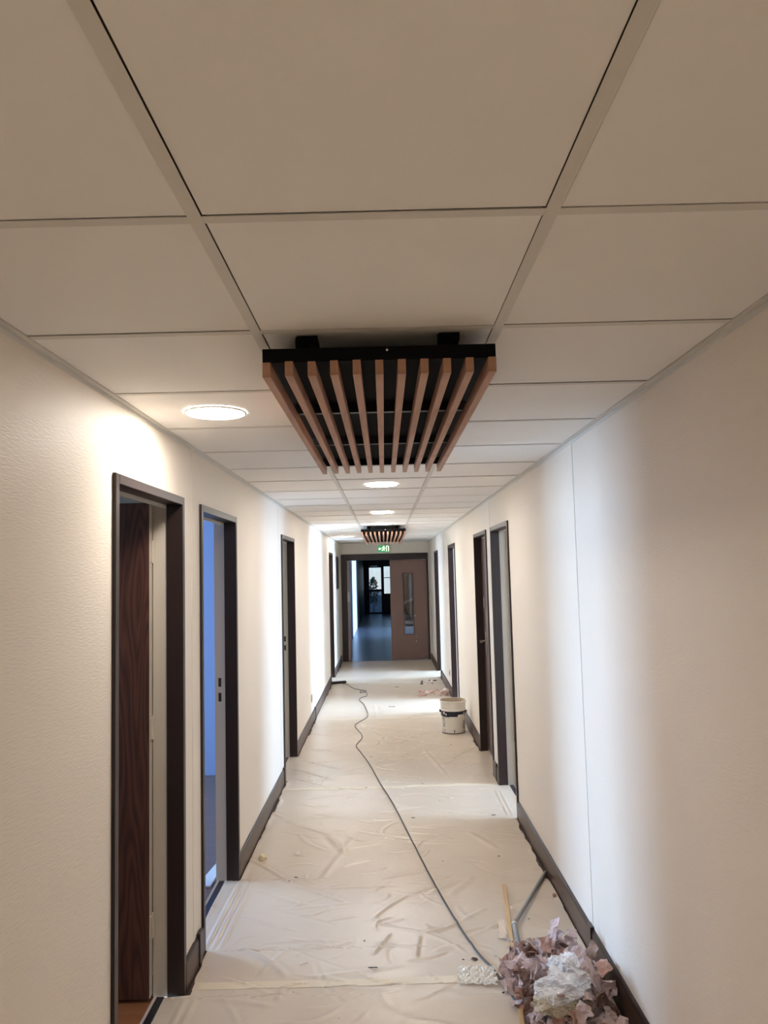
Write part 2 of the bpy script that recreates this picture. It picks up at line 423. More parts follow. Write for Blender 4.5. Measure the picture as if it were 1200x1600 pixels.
# exit sign
GREEN = mat('exit_green', (40, 120, 84), .4, emis=((70, 165, 105), .22))
SIGNW = mat('exit_white', (245, 250, 235), .4, emis=((236, 250, 205), .8))
sg = empty('exit_sign', (-.003, YE-.03, 2.135)); tag(sg, 'small green and white emergency exit sign above the end doorway', 'sign')
MB().box(-.12, .12, -.012, .03, 0, .145).build('sign_housing', mat('sign_housing_white', (230, 230, 225), .5), sg, bevel=.003)
MB().box(-.114, .114, -.014, -.012, .006, .139).build('sign_face', GREEN, sg)
def flat(polys, y=-.0155):
    mb = MB()
    for P in polys:
        k = len(mb.v); n = len(P)
        mb.v += [(x, y, z) for x, z in P]+[(x, y+.0012, z) for x, z in P]
        mb.f.append(tuple(range(k, k+n))); mb.m.append(0); mb.f.append(tuple(range(k+2*n-1, k+n-1, -1))); mb.m.append(0)
        for i in range(n): mb.f.append((k+i, k+(i+1) % n, k+n+(i+1) % n, k+n+i)); mb.m.append(0)
    return mb
circ = [(.003+.011*math.cos(a*math.pi/5), .118+.011*math.sin(a*math.pi/5)) for a in range(10)]
man = [circ, [(-.016, .103), (.006, .108), (.012, .092), (.004, .066), (-.014, .066), (-.010, .088)],
       [(-.014, .068), (.004, .068), (.020, .052), (.012, .032), (.003, .036), (.008, .050), (-.006, .058)],
       [(-.016, .070), (-.004, .060), (-.022, .034), (-.042, .034), (-.042, .044), (-.026, .045)],
       [(.008, .104), (.024, .086), (.036, .092), (.038, .085), (.022, .076), (.006, .092)],
       [(-.016, .102), (-.036, .092), (-.038, .076), (-.031, .076), (-.029, .088), (-.014, .093)],
       [(.050, .020), (.058, .020), (.058, .128), (.050, .128)], [(.058, .120), (.058, .128), (.100, .128), (.100, .020), (.092, .020), (.092, .120)],
       [(-.104, .072), (-.076, .100), (-.076, .082), (-.056, .082), (-.056, .062), (-.076, .062), (-.076, .044)]]
flat(man).build('pictogram', SIGNW, sg)

# dark board on the left wall by the end
nb = empty('notice_board', (XL, 13.92, 1.45)); tag(nb, 'narrow dark framed board on the left wall near the end doorway', 'board')
MB().box(0, .018, 0, .42, 0, .60).build('board_frame', FRAME, nb, bevel=.002)
MB().box(.018, .020, .02, .40, .02, .58).build('board_panel', BLACK, nb)
# sockets
for X, s, y, z, lab in ((XL, 1, 8.95, .30, 'small cream wall socket low on the left wall before the lead'), (XR, -1, 10.85, .30, 'small wall socket low on the right wall beyond the bucket')):
    so = empty('wall_socket', (X, y, z)); tag(so, lab, 'socket')
    MB().box(0, s*.010, -.04, .04, -.04, .04).build('socket_plate', REB, so, bevel=.002)
    MB().lathe([(.022, 0), (.020, .003)], (0, 0, 0), 16).build('socket_insert', DARKGAP if s < 0 else STEEL, so, loc=(s*.010, 0, 0)).rotation_euler = (0, s*math.pi/2, 0)

# ------------------------------------------------------------------ baseboards
def baseboard(name, X, s, segs, couplers, label):
    """s = direction into the corridor"""
    root = empty(name, (X, 0, 0)); tag(root, label, 'baseboard', kind='structure')
    for a, b in segs:
        mb = MB(); P = [(0, 0), (.013, 0), (.013, .112), (.010, .122), (.004, .130), (0, .130)]
        n = len(P); k = 0
        mb.v = [(s*x, a, z) for x, z in P]+[(s*x, b, z) for x, z in P]
        for i in range(n):
            mb.f.append((i, (i+1) % n, n+(i+1) % n, n+i)); mb.m.append(1 if i in (2, 3, 4) else 0)
        mb.f.append(tuple(range(n))); mb.m.append(0); mb.f.append(tuple(range(n, 2*n))); mb.m.append(0)
        mb.build('board', [BASE, BASEDARK], root)
    for y in couplers:
        MB().box(0, s*.019, y-.028, y+.028, 0, .140).build('coupler', BASEDARK, root, bevel=.003)
baseboard('baseboard_left', XL, 1, [(YB, 2.465), (3.32, 3.63), (4.505, 6.505), (7.405, 12.09), (12.9, YE-.02)], [3.56, 6.45, 9.28, 11.98], 'brown baseboard along the foot of the left wall')
baseboard('baseboard_right', XR, -1, [(YB, 5.40), (6.285, 6.57), (7.46, 9.53), (10.48, 12.60), (13.42, YE-.02)], [3.53, 6.40, 12.35], 'brown baseboard along the foot of the right wall')

# ------------------------------------------------------------------ side rooms (shells)
def shell(name, x0, x1, y0, y1, open_side, win, lab, fl=ROOMFLOOR, z1=2.45, paint=None):
    """room beyond a doorway: walls, floor, ceiling, window opening on the outer wall"""
    root = empty(name, ((x0+x1)/2, (y0+y1)/2, 0)); tag(root, lab, 'room', kind='structure')
    root.location = (0, 0, 0); t = .05
    paint = paint or WALLR
    def b(n, *a, m=paint): return box(n, *a, m, root)
    b('room_floor', x0, x1, y0, y1, -.06, -.003, m=fl)
    b('room_ceiling', x0, x1, y0, y1, z1, z1+.05)
    b('side_wall', x0, x1, y0-t/2, y0, 0, z1); b('side_wall', x0, x1, y1, y1+t/2, 0, z1)
    xo = x0 if open_side > 0 else x1; s = -1 if open_side > 0 else 1
    wy0, wy1, wz0, wz1 = win
    mb = MB(); mb.box(xo, xo+s*t, y0, wy0, 0, z1); mb.box(xo, xo+s*t, wy1, y1, 0, z1); mb.box(xo, xo+s*t, wy0, wy1, 0, wz0); mb.box(xo, xo+s*t, wy0, wy1, wz1, z1)
    mb.build('outer_wall', paint, root)
    return root
XLr, XRr = XL-WT, XR+WT
shell('room_left_first', -5, XLr, .62, 3.47, 1, (1, 2.2, .9, 2.1), 'dim room behind the nearest left doorway')
r2 = shell('room_left_second', -5, XLr, 3.50, 6.80, 1, (4.8, 6.3, .65, 2.15), 'blue-lit room behind the second left doorway', paint=BLUELIT, fl=DIMFLOOR)
box('side_wall', -1.27, XLr, 6.43, 6.46, 0, 2.45, BLUELIT, r2); box('side_wall', -1.30, -1.27, 6.43, 6.80, 0, 2.45, BLUELIT, r2)
shell('room_left_third', -4, XLr, 6.83, 9.2, 1, (7.5, 8.5, .8, 2.0), 'room behind the third left doorway')
shell('room_left_fourth', -5, XLr, 11.9, 14.6, 1, (12.45, 13.95, .65, 2.15), 'daylit room behind the farthest left doorway')
shell('room_right_first', XRr, 4.5, 3.6, 6.38, -1, (4.45, 5.75, .65, 2.15), 'daylit room behind the nearest right doorway')
shell('room_right_third', XRr, 4.5, 9.35, 12.2, -1, (9.45, 11.15, .6, 2.2), 'daylit room behind the doorway by the bucket')
shell('room_right_fourth', XRr, 4.5, 12.25, 15.0, -1, (12.45, 13.75, .65, 2.15), 'daylit room behind the farthest right doorway')
# white offcut lying on the blue room's floor
P = [floor_pt(322, 1384, .003), floor_pt(337, 1384, .003), floor_pt(341, 1352, .003), floor_pt(341, 1345, .003)]
P = [Vector((-1.055, 4.41, 0)), Vector((-1.005, 4.41, 0)), Vector((-1.01, 4.80, 0)), Vector((-1.075, 4.90, 0))]
P = [Vector((-1.10, 4.40, 0)), Vector((-1.02, 4.40, 0)), Vector((-1.02, 4.85, 0)), Vector((-1.05, 4.85, 0))]
mb = MB(); mb.v = [(p.x, p.y, -.003) for p in P]+[(p.x, p.y, .006) for p in P]
mb.f = [(0, 1, 2, 3), (4, 5, 6, 7), (0, 1, 5, 4), (1, 2, 6, 5), (2, 3, 7, 6), (3, 0, 4, 7)]; mb.m = [0]*6
tag(mb.build('panel_offcut', mat('offcut_white', (190, 192, 196), .6)), 'white tapering offcut on the floor just inside the blue-lit room', 'offcut')

# ------------------------------------------------------------------ far corridor beyond the double door
fr = empty('floor_far', (0, 0, 0)); tag(fr, 'shiny grey floor of the dark corridor beyond the end doorway', 'floor', kind='structure')
box('floor_surface', -1.0, 5.5, YE+.02, 33, -.05, 0, FARFLOOR, fr)
fw = empty('wall_far_left', (0, 0, 0)); tag(fw, 'bright left wall of the corridor beyond the end doorway', 'wall', kind='structure')
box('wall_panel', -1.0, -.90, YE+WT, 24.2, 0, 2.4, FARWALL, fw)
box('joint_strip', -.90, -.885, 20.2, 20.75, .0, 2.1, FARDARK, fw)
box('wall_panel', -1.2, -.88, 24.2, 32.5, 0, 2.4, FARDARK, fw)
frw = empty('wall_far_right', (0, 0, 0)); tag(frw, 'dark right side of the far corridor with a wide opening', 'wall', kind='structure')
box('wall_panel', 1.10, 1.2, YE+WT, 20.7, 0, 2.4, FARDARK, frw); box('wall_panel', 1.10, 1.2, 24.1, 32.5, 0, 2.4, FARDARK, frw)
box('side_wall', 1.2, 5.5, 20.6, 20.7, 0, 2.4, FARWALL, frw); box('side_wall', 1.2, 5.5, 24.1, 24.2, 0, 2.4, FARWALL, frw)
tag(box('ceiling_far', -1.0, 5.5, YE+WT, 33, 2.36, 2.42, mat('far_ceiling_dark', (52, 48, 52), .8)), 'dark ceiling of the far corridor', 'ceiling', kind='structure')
YF = 32.36
ge = empty('door_10', (0, YF, 0)); tag(ge, 'dark framed glazed door and window at the end of the far corridor', 'door', kind='structure')
mb = MB()
for a in ((-1.2, -.66, 0, 2.4), (-.15, -.03, 0, 2.4), (-.66, -.15, 1.95, 2.4), (-.66, -.15, 0, .06), (-.66, -.15, .93, 1.03), (-.03, 1.2, 1.99, 2.4), (-.03, 1.2, 0, .84), (.62, .7, .84, 1.99), (-.03, .62, 1.50, 1.53), (.7, 1.2, .84, 1.78), (.7, .80, 1.78, 1.99), (1.02, 1.2, 1.78, 1.99), (.86, .90, 1.78, 1.99)):
    mb.box(a[0], a[1], 0, .08, a[2], a[3])
mb.build('frame', FARDARK, ge)
MB().box(-.66, -.15, .03, .035, 1.03, 1.95).build('glass_pane', GLASS, ge)
MB().box(-.66, -.15, .03, .035, .06, .93).build('glass_pane', FROST, ge)
MB().box(-.03, .62, .03, .035, .84, 1.50).build('glass_pane', GLASS, ge)
MB().box(-.03, .62, .03, .035, 1.53, 1.99).build('glass_pane', GLASS, ge)
MB().box(-.60, -.3, -.01, 0, 2.0, 2.03).build('door_closer', CHROME, ge)
tag(box('floor_outdoors', -14, 14, YF+.1, 60, -.2, -.05, mat('outdoor_paving', (150, 155, 155), .8)), 'pale paving outdoors beyond the glazed door', 'ground', kind='structure')
# shrub outside
def shrub(name, c, rx, rz, label):
    root = empty(name, (c[0], c[1], -.05)); tag(root, label, 'shrub')
    rnd = random.Random(3); mb = MB()
    for i in range(420):
        a, b = rnd.uniform(0, 6.283), rnd.uniform(-1.0, 1.5); q = rnd.uniform(.6, 1)
        p = Vector((rx*q*math.cos(a)*math.cos(b), .35*q*math.sin(a), rz+rz*.85*q*math.sin(b)*.9))
        n = Vector((rnd.uniform(-1, 1), rnd.uniform(-1, 1), rnd.uniform(-1, 1))).normalized(); t = n.orthogonal().normalized(); s = n.cross(t)
        L = rnd.uniform(.04, .08)
        mb.quad([p-t*L, p-s*L*.5, p+t*L, p+s*L*.5])
    mb.build('foliage', mat('dark_leaf', (52, 74, 58), .6), root)
    MB().tube([(0, 0, 0), (.03, 0, rz*.6), (-.02, .02, rz*1.3)], [.03, .02, .008], 8).build('stem', FARDARK, root)
shrub('shrub', (-.52, 34.2), .22, .92, 'dark leafy shrub outdoors seen through the far glazed door')
# batten leaning behind the vision panel
bt = MB(); bt.obox((.50, YE+.45, 1.155), Vector((.22, 0, .095)), (0, .012, 0), Vector((-.0095, 0, .022)))
bt.obox((.715, YE+.45, .62), (.012, 0, 0), (0, .012, 0), (0, 0, .62))
tag(bt.build('slanted_batten', mat('grey_batten', (150, 150, 155), .6)), 'pale slanted batten behind the glass of the end door leaf', 'batten')

# ------------------------------------------------------------------ slatted ceiling rafts
def raft(y0, y1, label, sag=0.):
    root = empty('slatted_ceiling_raft', (0, y0, H-.115)); tag(root, label, 'ceiling raft', 'slatted rafts under the ceiling')
    L = y1-y0; hw = .288
    SH = .037
    # backing and rails
    MB().box(-hw+.004, hw-.004, .022, L-.022, .066, .072).build('backing_panel', BLACK, root)
    MB().box(-hw, hw, 0, .022, SH, .072).build('end_rail', BLACK, root, bevel=.001)
    MB().box(-hw, hw, L-.022, L, SH, .072).build('end_rail', BLACK, root, bevel=.001)
    n = 2 if L < 2.5 else 5
    RAIL = mat('cross_rail_black', (26, 26, 32), .35)
    for k in range(1, n+1):
        y = L*k/(n+1)
        MB().box(-hw+.01, hw-.01, y-.012, y+.012, SH, .066).build('cross_rail', RAIL, root, bevel=.001)
    sm = None
    for i in range(11):
        x = -hw+.0105+i*(2*hw-.021)/10
        if sm is None:
            o = MB().box(-.0100, .0100, -.006, L+.006, 0, SH).build('slat', SLAT, root, bevel=.0012); sm = o
        else:
            o = sm.copy(); COL.objects.link(o); o.parent = root
        o.location = (x, random.uniform(-.004, .004), random.uniform(-.0006, .0006))
    for y in (.06, L-.10):
        for x in (-.180, .178):
            mb = MB(); mb.box(x-.022, x+.022, y-.02, y+.03, .074, .096); mb.box(x-.026, x+.026, y-.028, y+.038, .096, .1135); mb.box(x-.030, x-.022, y-.024, y-.016, .078, .112)
            mb.lathe([(.006, 0), (.006, .010)], (x+.012, y-.022, .08), 8)
            mb.build('ceiling_bracket', BLACK, root, bevel=.001)
    MB().lathe([(.0035, 0), (.003, .0015)], (0, 0, 0), 8).build('screw', CHROME, root, loc=(.02, -.0005, .062)).rotation_euler = (math.pi/2, 0, 0)
    return root
raft(1.83, 3.66, 'black ceiling raft with eleven oak slats, the nearer and larger one')
raft(9.66, 13.0, 'black ceiling raft with oak slats, the far one before the exit sign')

# ------------------------------------------------------------------ ceiling lamps
EM = bpy.data.materials.new('lamp_diffuser'); EM.use_nodes = True
b = EM.node_tree.nodes['Principled BSDF']; b.inputs['Base Color'].default_value = (.9, .9, .88, 1)
b.inputs['Emission Color'].default_value = (1.0, .93, .85, 1); b.inputs['Emission Strength'].default_value = LAMP
RING = mat('lamp_ring_white', (238, 234, 226), .4)
def lamp(x, y, label):
    root = empty('ceiling_lamp', (x, y, H-.007)); tag(root, label, 'ceiling lamp', 'round ceiling lamps')
    mb = MB(); mb.lathe([(.1125, .0068), (.1125, .002), (.110, 0), (.105, 0), (.103, .003)], seg=48, caps=False)
    mb.build('trim_ring', RING, root, smooth=True)
    mb = MB(); mb.lathe([(.1045, .0018), (.1045, .006)], seg=48); mb.build('diffuser', EM, root)
lamp(-.603, 2.73, 'round lit ceiling lamp left of the near slatted raft')
lamp(-.006, 5.13, 'round lit ceiling lamp just beyond the near slatted raft')
lamp(-.006, 7.53, 'round lit ceiling lamp midway between the two slatted rafts')
lamp(-.006, 9.30, 'round lit ceiling lamp partly behind the far raft bracket')
lamp(-.60, 12.33, 'round lit ceiling lamp left of the far slatted raft')
lamp(-.006, -.87, 'added unseen ceiling lamp just behind the viewer, brightening the near corridor')  # added out of view to lift the near walls and ceiling
lamp(-.006, -3.27, 'added unseen ceiling lamp farther behind the viewer, brightening the near corridor')  # another lamp added out of view for more light up front

# ------------------------------------------------------------------ protective film on the floor
rs = np.random.RandomState(11)
FOLDS = []
def fold(x0, y0, x1, y1, a, w, bend=0.): FOLDS.append((x0, y0, x1, y1, a, w, bend))
def fold_px(u0, v0, u1, v1, a, w, bend=0.):
    p, q = floor_pt(u0, v0), floor_pt(u1, v1); fold(p.x, p.y, q.x, q.y, a, w, bend)
for a in [(370, 1335, 455, 1383, .006, .010, .02), (455, 1383, 545, 1412, .004, .010, 0), (545, 1338, 512, 1305, .004, .02, 0), (580, 1440, 640, 1400, .005, .009, .02), (640, 1400, 680, 1385, .004, .008, 0),
          (580, 1442, 620, 1450, .004, .008, 0), (655, 1460, 720, 1440, .006, .010, -.02), (720, 1440, 760, 1420, .004, .01, 0), (655, 1462, 648, 1500, .004, .010, 0), (610, 1458, 580, 1495, .004, .01, 0),
          (370, 1480, 450, 1530, .006, .014, .02), (510, 1440, 560, 1432, .004, .008, 0), (450, 1420, 510, 1400, .003, .01, 0), (500, 1380, 560, 1300, .003, .02, 0), (440, 1283, 530, 1310, .004, .008, 0),
          (450, 1200, 520, 1220, .006, .010, .02), (455, 1215, 520, 1232, .004, .010, 0), (465, 1186, 540, 1205, .004, .010, 0), (470, 1145, 530, 1152, .004, .01, 0), (700, 1190, 750, 1165, .006, .012, .02), (660, 1170, 700, 1215, .004, .014, 0),
          (590, 1190, 640, 1180, .003, .012, 0), (730, 1300, 780, 1330, .003, .02, 0), (740, 1370, 700, 1400, .003, .02, 0), (390, 1255, 470, 1290, .004, .012, 0), (330, 1560, 430, 1575, .004, .012, 0), (585, 1100, 590, 1125, .004, .012, 0), (593, 1102, 606, 1125, .003, .01, 0)]:
    fold_px(*a)
# folds along the doorway of the second left room
for dx in (.02, .055, .09): fold(XL+dx-.02, 3.64, XL+dx, 4.5, .005, .008)
for dx in (.03, .06): fold(XR-dx, 5.45, XR-dx, 6.25, .004, .008)
for dx in (.02, .06): fold(XL+dx-.02, 2.5, XL+dx, 3.3, .005, .008)
for i in range(620):
    x = rs.uniform(-.8, .8); y = rs.uniform(2.6, 14.8); an = rs.normal(0, .6); l = rs.uniform(.1, .45)
    fold(x, y, x+l*math.cos(an), y+l*math.sin(an), rs.uniform(.0012, .0042)*(1 if rs.rand() > .2 else -1), rs.uniform(.004, .013), rs.normal(0, .03))
def film_height(X, Y):
    Z = .0028+.0012*np.sin(X*5.1+np.sin(Y*2.3)*1.7)*np.sin(Y*3.7+X*2.0)+.0007*np.sin(X*17+Y*9)*np.sin(Y*13-X*5)
    for x0, y0, x1, y1, a, w, bend in FOLDS:
        L = math.hypot(x1-x0, y1-y0); tx, ty_ = (x1-x0)/L, (y1-y0)/L
        m = (X > min(x0, x1)-.12) & (X < max(x0, x1)+.12) & (Y > min(y0, y1)-.12) & (Y < max(y0, y1)+.12)
        if not m.any(): continue
        xx, yy = X[m]-x0, Y[m]-y0
        s_ = (xx*tx+yy*ty_)/L; dd = -xx*ty_+yy*tx-bend*4*s_*(1-s_)
        env = np.clip(s_*6, 0, 1)*np.clip((1-s_)*6, 0, 1)
        Z[m] += a*1.4*env*(np.exp(-(dd/w)**2)-.35*np.exp(-((dd-w*2)/w)**2))
    for yj in (4.13, 5.28, 7.6, 8.7):
        Z -= .0016*np.exp(-((Y-yj-.01*np.sin(X*3))/.004)**2)
    return np.maximum(Z, .0004)
_ph = rs.uniform(0, 6.28, 12)
def edge_gap(y, k):
    return .0045+.016*np.clip(.9*np.sin(y*2.3+_ph[k])+.5*np.sin(y*9.7+_ph[k+1])+.35*np.sin(y*31+_ph[k+2])-.25, 0, 1)
def edge(y, X, s, doors, k):
    """x of the film's edge; runs into the doorways"""
    e = X+s*(.0145+edge_gap(y, k))
    for d0, d1 in doors:
        inside = (y > d0+.036) & (y < d1-.036)
        e = np.where(inside, X-s*.068, e)
    return e
def sheet(y0, y1, step, label):
    ny = int((y1-y0)/step)+1; nx = int(1.86/step)+1
    yy = np.linspace(y0, y1, ny); s_ = np.linspace(0, 1, nx)
    el = edge(yy, XL, 1, DL, 0); er_ = edge(yy, XR, -1, DR, 4)
    X = el[:, None]+(er_-el)[:, None]*s_[None, :]; Y = np.repeat(yy[:, None], nx, 1)
    Z = film_height(X.copy(), Y)
    # the film rises a touch where it meets the baseboard
    Z += .006*np.exp(-((X-el[:, None])/.02)**2)*(.5+.5*np.sin(Y*14)) + .006*np.exp(-((X-er_[:, None])/.02)**2)*(.5+.5*np.sin(Y*11))
    me = bpy.data.meshes.new('protective_film'); nv = nx*ny
    me.vertices.add(nv); me.vertices.foreach_set('co', np.stack([X, Y, Z], -1).ravel())
    i = np.arange(ny-1)[:, None]*nx+np.arange(nx-1)[None, :]
    q = np.stack([i, i+1, i+nx+1, i+nx], -1).reshape(-1, 4)
    me.loops.add(q.size); me.loops.foreach_set('vertex_index', q.ravel())
    me.polygons.add(len(q)); me.polygons.foreach_set('loop_start', np.arange(len(q))*4); me.polygons.foreach_set('use_smooth', np.ones(len(q), bool))
    me.materials.append(FILM); me.update(); me.validate()
    o = bpy.data.objects.new('protective_film', me); COL.objects.link(o)
    tag(o, label, 'protective film', 'sheets of protective film on the floor')
sheet(YB, .2, .05, 'beige film sheet behind the viewer')
sheet(.2, 3.37, .012, 'beige protective film sheet nearest on the floor, with the rag heap on it')
sheet(3.37, 6.29, .0085, 'wrinkled beige film sheet between the two nearest tape bands')
sheet(6.29, 9.20, .012, 'beige film sheet with the paint bucket standing on it')
sheet(9.20, 12.1, .020, 'sunlit film sheet beyond the bucket, crossed by the extension lead')
sheet(12.1, 15.12, .022, 'farthest film sheet in front of the end doorway')
def tape(y, w, label, x0=None, x1=None, ydir=True):
    x0 = XL+.03 if x0 is None else x0; x1 = XR-.03 if x1 is None else x1
    nx = 90; nw = 6; xs = np.linspace(x0, x1, nx); ws = np.linspace(-w/2, w/2, nw)
    X = np.repeat(xs[None, :], nw, 0); Y = y+ws[:, None]+.006*np.sin(xs*2.2)[None, :]
    Z = film_height(X.copy(), Y.copy())+.0016
    mb = MB(); mb.v = [tuple(v) for v in np.stack([X, Y, Z], -1).reshape(-1, 3).tolist()]
    for j in range(nw-1):
        for i_ in range(nx-1):
            k = j*nx+i_; mb.f.append((k, k+1, k+nx+1, k+nx)); mb.m.append(0)
    o = mb.build('masking_tape', TAPE, smooth=False); s = o.modifiers.new('s', 'SOLIDIFY'); s.thickness = .0008
    tag(o, label, 'tape', 'tape bands joining the film sheets')
tape(3.365, .055, 'cream tape band across the film nearest the viewer')
tape(6.29, .05, 'cream tape band across the film level with the nearest right doorway')
tape(9.20, .045, 'cream tape band across the film beyond the bucket')
tape(12.1, .045, 'cream tape band across the film before the farthest doorways')

# ------------------------------------------------------------------ bucket
def bucket():
    p = Vector((.705, 8.33, .004)); root = empty('paint_bucket', p, .3); tag(root, 'white plastic paint bucket with a dark blue band, on the film by the right wall', 'bucket')
    n = bpy.data.materials.new('bucket_plastic_smeared'); n.use_nodes = True
    PL = mat('bucket_plastic', (242, 237, 228), .45, var=((9, 9, 5), .35, (200, 188, 172)))
    INNER = mat('bucket_inside_tan', (186, 170, 148), .8)  # inside of the bucket, a darker tan than the outside
    NAVY = mat('bucket_navy_label', (24, 26, 48), .4); INK = mat('bucket_ink_grey', (92, 92, 104), .5)
    mb = MB(); mb.lathe([(.118, 0), (.121, .004), (.124, .02), (.131, .235), (.136, .238), (.136, .25), (.1335, .253), (.139, .325), (.145, .328), (.145, .342), (.139, .342)], seg=56, caps=False)
    mb.lathe([(.139, .342), (.134, .33), (.126, .24), (.119, .03), (.0, .025)], seg=56, mi=1, caps=False)
    mb.lathe([(.0, 0), (.118, 0)], seg=56, caps=False)
    mb.build('shell', [PL, INNER], root, smooth=True)
    MB().lathe([(.118, .001), (.1265, .001), (.1265, .006), (.121, .006)], seg=56, caps=False).build('foot_ring', BASEDARK, root)
    # printed band, its lower edge stepping like a torn label
    mb = MB(); seg = 72
    def rad(z): return .1243+(z-.02)*(.131-.1243)/.215+.0008
    for i in range(seg):
        a0, a1 = 2*math.pi*i/seg, 2*math.pi*(i+1)/seg
        am = math.degrees((a0+a1)/2) % 360
        lo = .180 if 230 < am < 272 else (.200 if 272 <= am < 320 else .176)
        hi = .234
        mb.quad([(rad(lo)*math.cos(a0), rad(lo)*math.sin(a0), lo), (rad(lo)*math.cos(a1), rad(lo)*math.sin(a1), lo), (rad(hi)*math.cos(a1), rad(hi)*math.sin(a1), hi), (rad(hi)*math.cos(a0), rad(hi)*math.sin(a0), hi)])
    mb.build('printed_band', NAVY, root)
    mb = MB(); rnd = random.Random(5)
    def patch(am, da, z0, z1):
        a0, a1 = math.radians(am-da), math.radians(am+da); r0, r1 = rad(z0)+.0006, rad(z1)+.0006
        mb.quad([(r0*math.cos(a0), r0*math.sin(a0), z0), (r0*math.cos(a1), r0*math.sin(a1), z0), (r1*math.cos(a1), r1*math.sin(a1), z1), (r1*math.cos(a0), r1*math.sin(a0), z1)])
    for z in (.020, .036, .072, .088, .104, .128, .146, .160):
        for k in range(3):
            if rnd.random() < .8: patch(186+k*7+rnd.uniform(-1, 1), 2.4, z, z+rnd.uniform(.006, .012))
    patch(252, 2.2, .012, .045)
    for z in (.06, .08, .10, .12): patch(306, 9, z, z+.008)
    tag(mb.build('printed_text', INK, root), kind='stuff')
    mb = MB()
    patch(200, 5, .205, .228); patch(212, 3, .195, .212); patch(308, 3, .205, .222)
    tag(mb.build('band_marks', PL, root), kind='stuff')
    # wire handle hanging down on the near left side
    mb = MB(); pts = []
    for i in range(25):
        t = math.pi*i/24; pts.append((.146*math.cos(t)*1.0, -.02-.128*math.sin(t), .228-.060*math.sin(t)))
    c, s = math.cos(-.55), math.sin(-.55)
    pts = [(x*c-y*s, x*s+y*c, z) for x, y, z in pts]
    mb.tube(pts, .0024, 6); mb.build('wire_handle', CHROME, root, smooth=True)
    for sg in (-1, 1):
        x, y = .140*sg*c, .140*sg*s
        MB().box(x-.008, x+.008, y-.012, y+.012, .208, .236).build('handle_lug', DARKGAP, root, bevel=.002)
bucket()

# ------------------------------------------------------------------ cord, lead, pipes, battens
def on_film(p, dz=0.):
    z = float(film_height(np.array([[p.x]]), np.array([[p.y]]))[0, 0]); return Vector((p.x, p.y, z+dz))
def smooth_path(pts, n=6):
    out = []; P = [pts[0]]+pts+[pts[-1]]
    for i in range(1, len(P)-2):
        for k in range(n):
            t = k/n; p0, p1, p2, p3 = P[i-1:i+3]
            out.append(.5*((2*p1)+(-p0+p2)*t+(2*p0-5*p1+4*p2-p3)*t*t+(-p0+3*p1-3*p2+p3)*t**3))
    out.append(pts[-1]); return out
px = [(852, 1625), (830.7, 1598), (814.7, 1575), (798.7, 1558), (780, 1528.7), (765.3, 1511), (745, 1489), (720, 1453), (700, 1420), (672, 1370), (645, 1318), (615.7, 1260), (598.7, 1232.5), (587, 1212.7), (576, 1192.9), (561.8, 1174.4), (556.7, 1166), (564.7, 1156), (564.7, 1149),
      (554.8, 1136), (559, 1130.5), (571.8, 1123), (574.6, 1116), (569, 1102), (561.8, 1095), (564.7, 1090.8), (573.2, 1088), (571.8, 1082.3), (562.5, 1083), (566, 1079.5), (572, 1080.5), (553.3, 1076.7), (543.4, 1071), (535, 1068.9)]
pts = smooth_path([floor_pt(*a) for a in px]); pts = [on_film(p, .0048) for p in pts]
CORD = mat('cord_grey', (62, 62, 66), .5)
a, b2 = floor_pt(520, 1069.5), floor_pt(535, 1068.5)
ps = empty('extension_lead', (0, 0, 0)); tag(ps, 'dark extension lead snaking down the middle of the film from the left baseboard', 'extension lead')
MB().tube(pts, .0044, 8).build('cord', CORD, ps, smooth=True)
so = MB().box(-.14, .14, -.028, .028, 0, .036).build('strip_body', DARKGAP, ps, loc=(a+b2)/2+Vector((0, 0, .008)), bevel=.006)
so.rotation_euler[2] = math.atan2(b2.y-a.y, b2.x-a.x)+.15
for k in range(3): MB().lathe([(.016, 0), (.016, .002)], (0, 0, 0), 14).build('socket', CORD, so, loc=((k-1)*.07, 0, .0362))

PVC = mat('grey_pvc', (128, 128, 126), .35)
p0, p1 = floor_pt(852, 1363, .012), floor_pt(806, 1440, .03)
mb = MB(); mb.tube([p0, p1], .0095, 14)
o = mb.build('conduit_pipe', PVC, smooth=True); tag(o, 'thin grey plastic conduit leaning from the right baseboard to the pipe joint', 'pipe')
p2, p3 = floor_pt(804, 1444, .035), floor_pt(818, 1520, .05)
p4 = p3+(p3-p2)*.45
cp = empty('conduit_pipe', (0, 0, 0)); tag(cp, 'thicker grey plastic conduit running from the joint into the rag heap', 'pipe')
MB().tube([p2, p4], .0125, 16).build('pipe_tube', PVC, cp, smooth=True)
d_ = (p4-p2).normalized()
MB().tube([p2-d_*.004, p2+d_*.010], .0145, 16).build('pipe_collar', mat('collar_light', (205, 203, 196), .4), cp, smooth=True)
for o in (cp,): pass

WOODB = mat('pine_batten', (206, 172, 126), .6, var=((60, 4, 60), .5, (188, 150, 104)))
def batten(pa, pb, w, h, label):
    d = pb-pa; d.normalize(); s = d.cross(Vector((0, 0, 1))).normalized(); c = (pa+pb)/2
    mb = MB(); mb.obox(c, d*((pb-pa).length/2), s*w/2, Vector((0, 0, h/2)))
    tag(mb.build('wooden_batten', WOODB, bevel=.001), label, 'batten')
batten(floor_pt(787.5, 1383, .010), floor_pt(817, 1610, .012), .020, .012, 'longer thin pine batten lying left of the grey conduit')
batten(floor_pt(797, 1455, .030), floor_pt(815, 1540, .034), .016, .012, 'shorter thin pine batten between the longer one and the conduit')

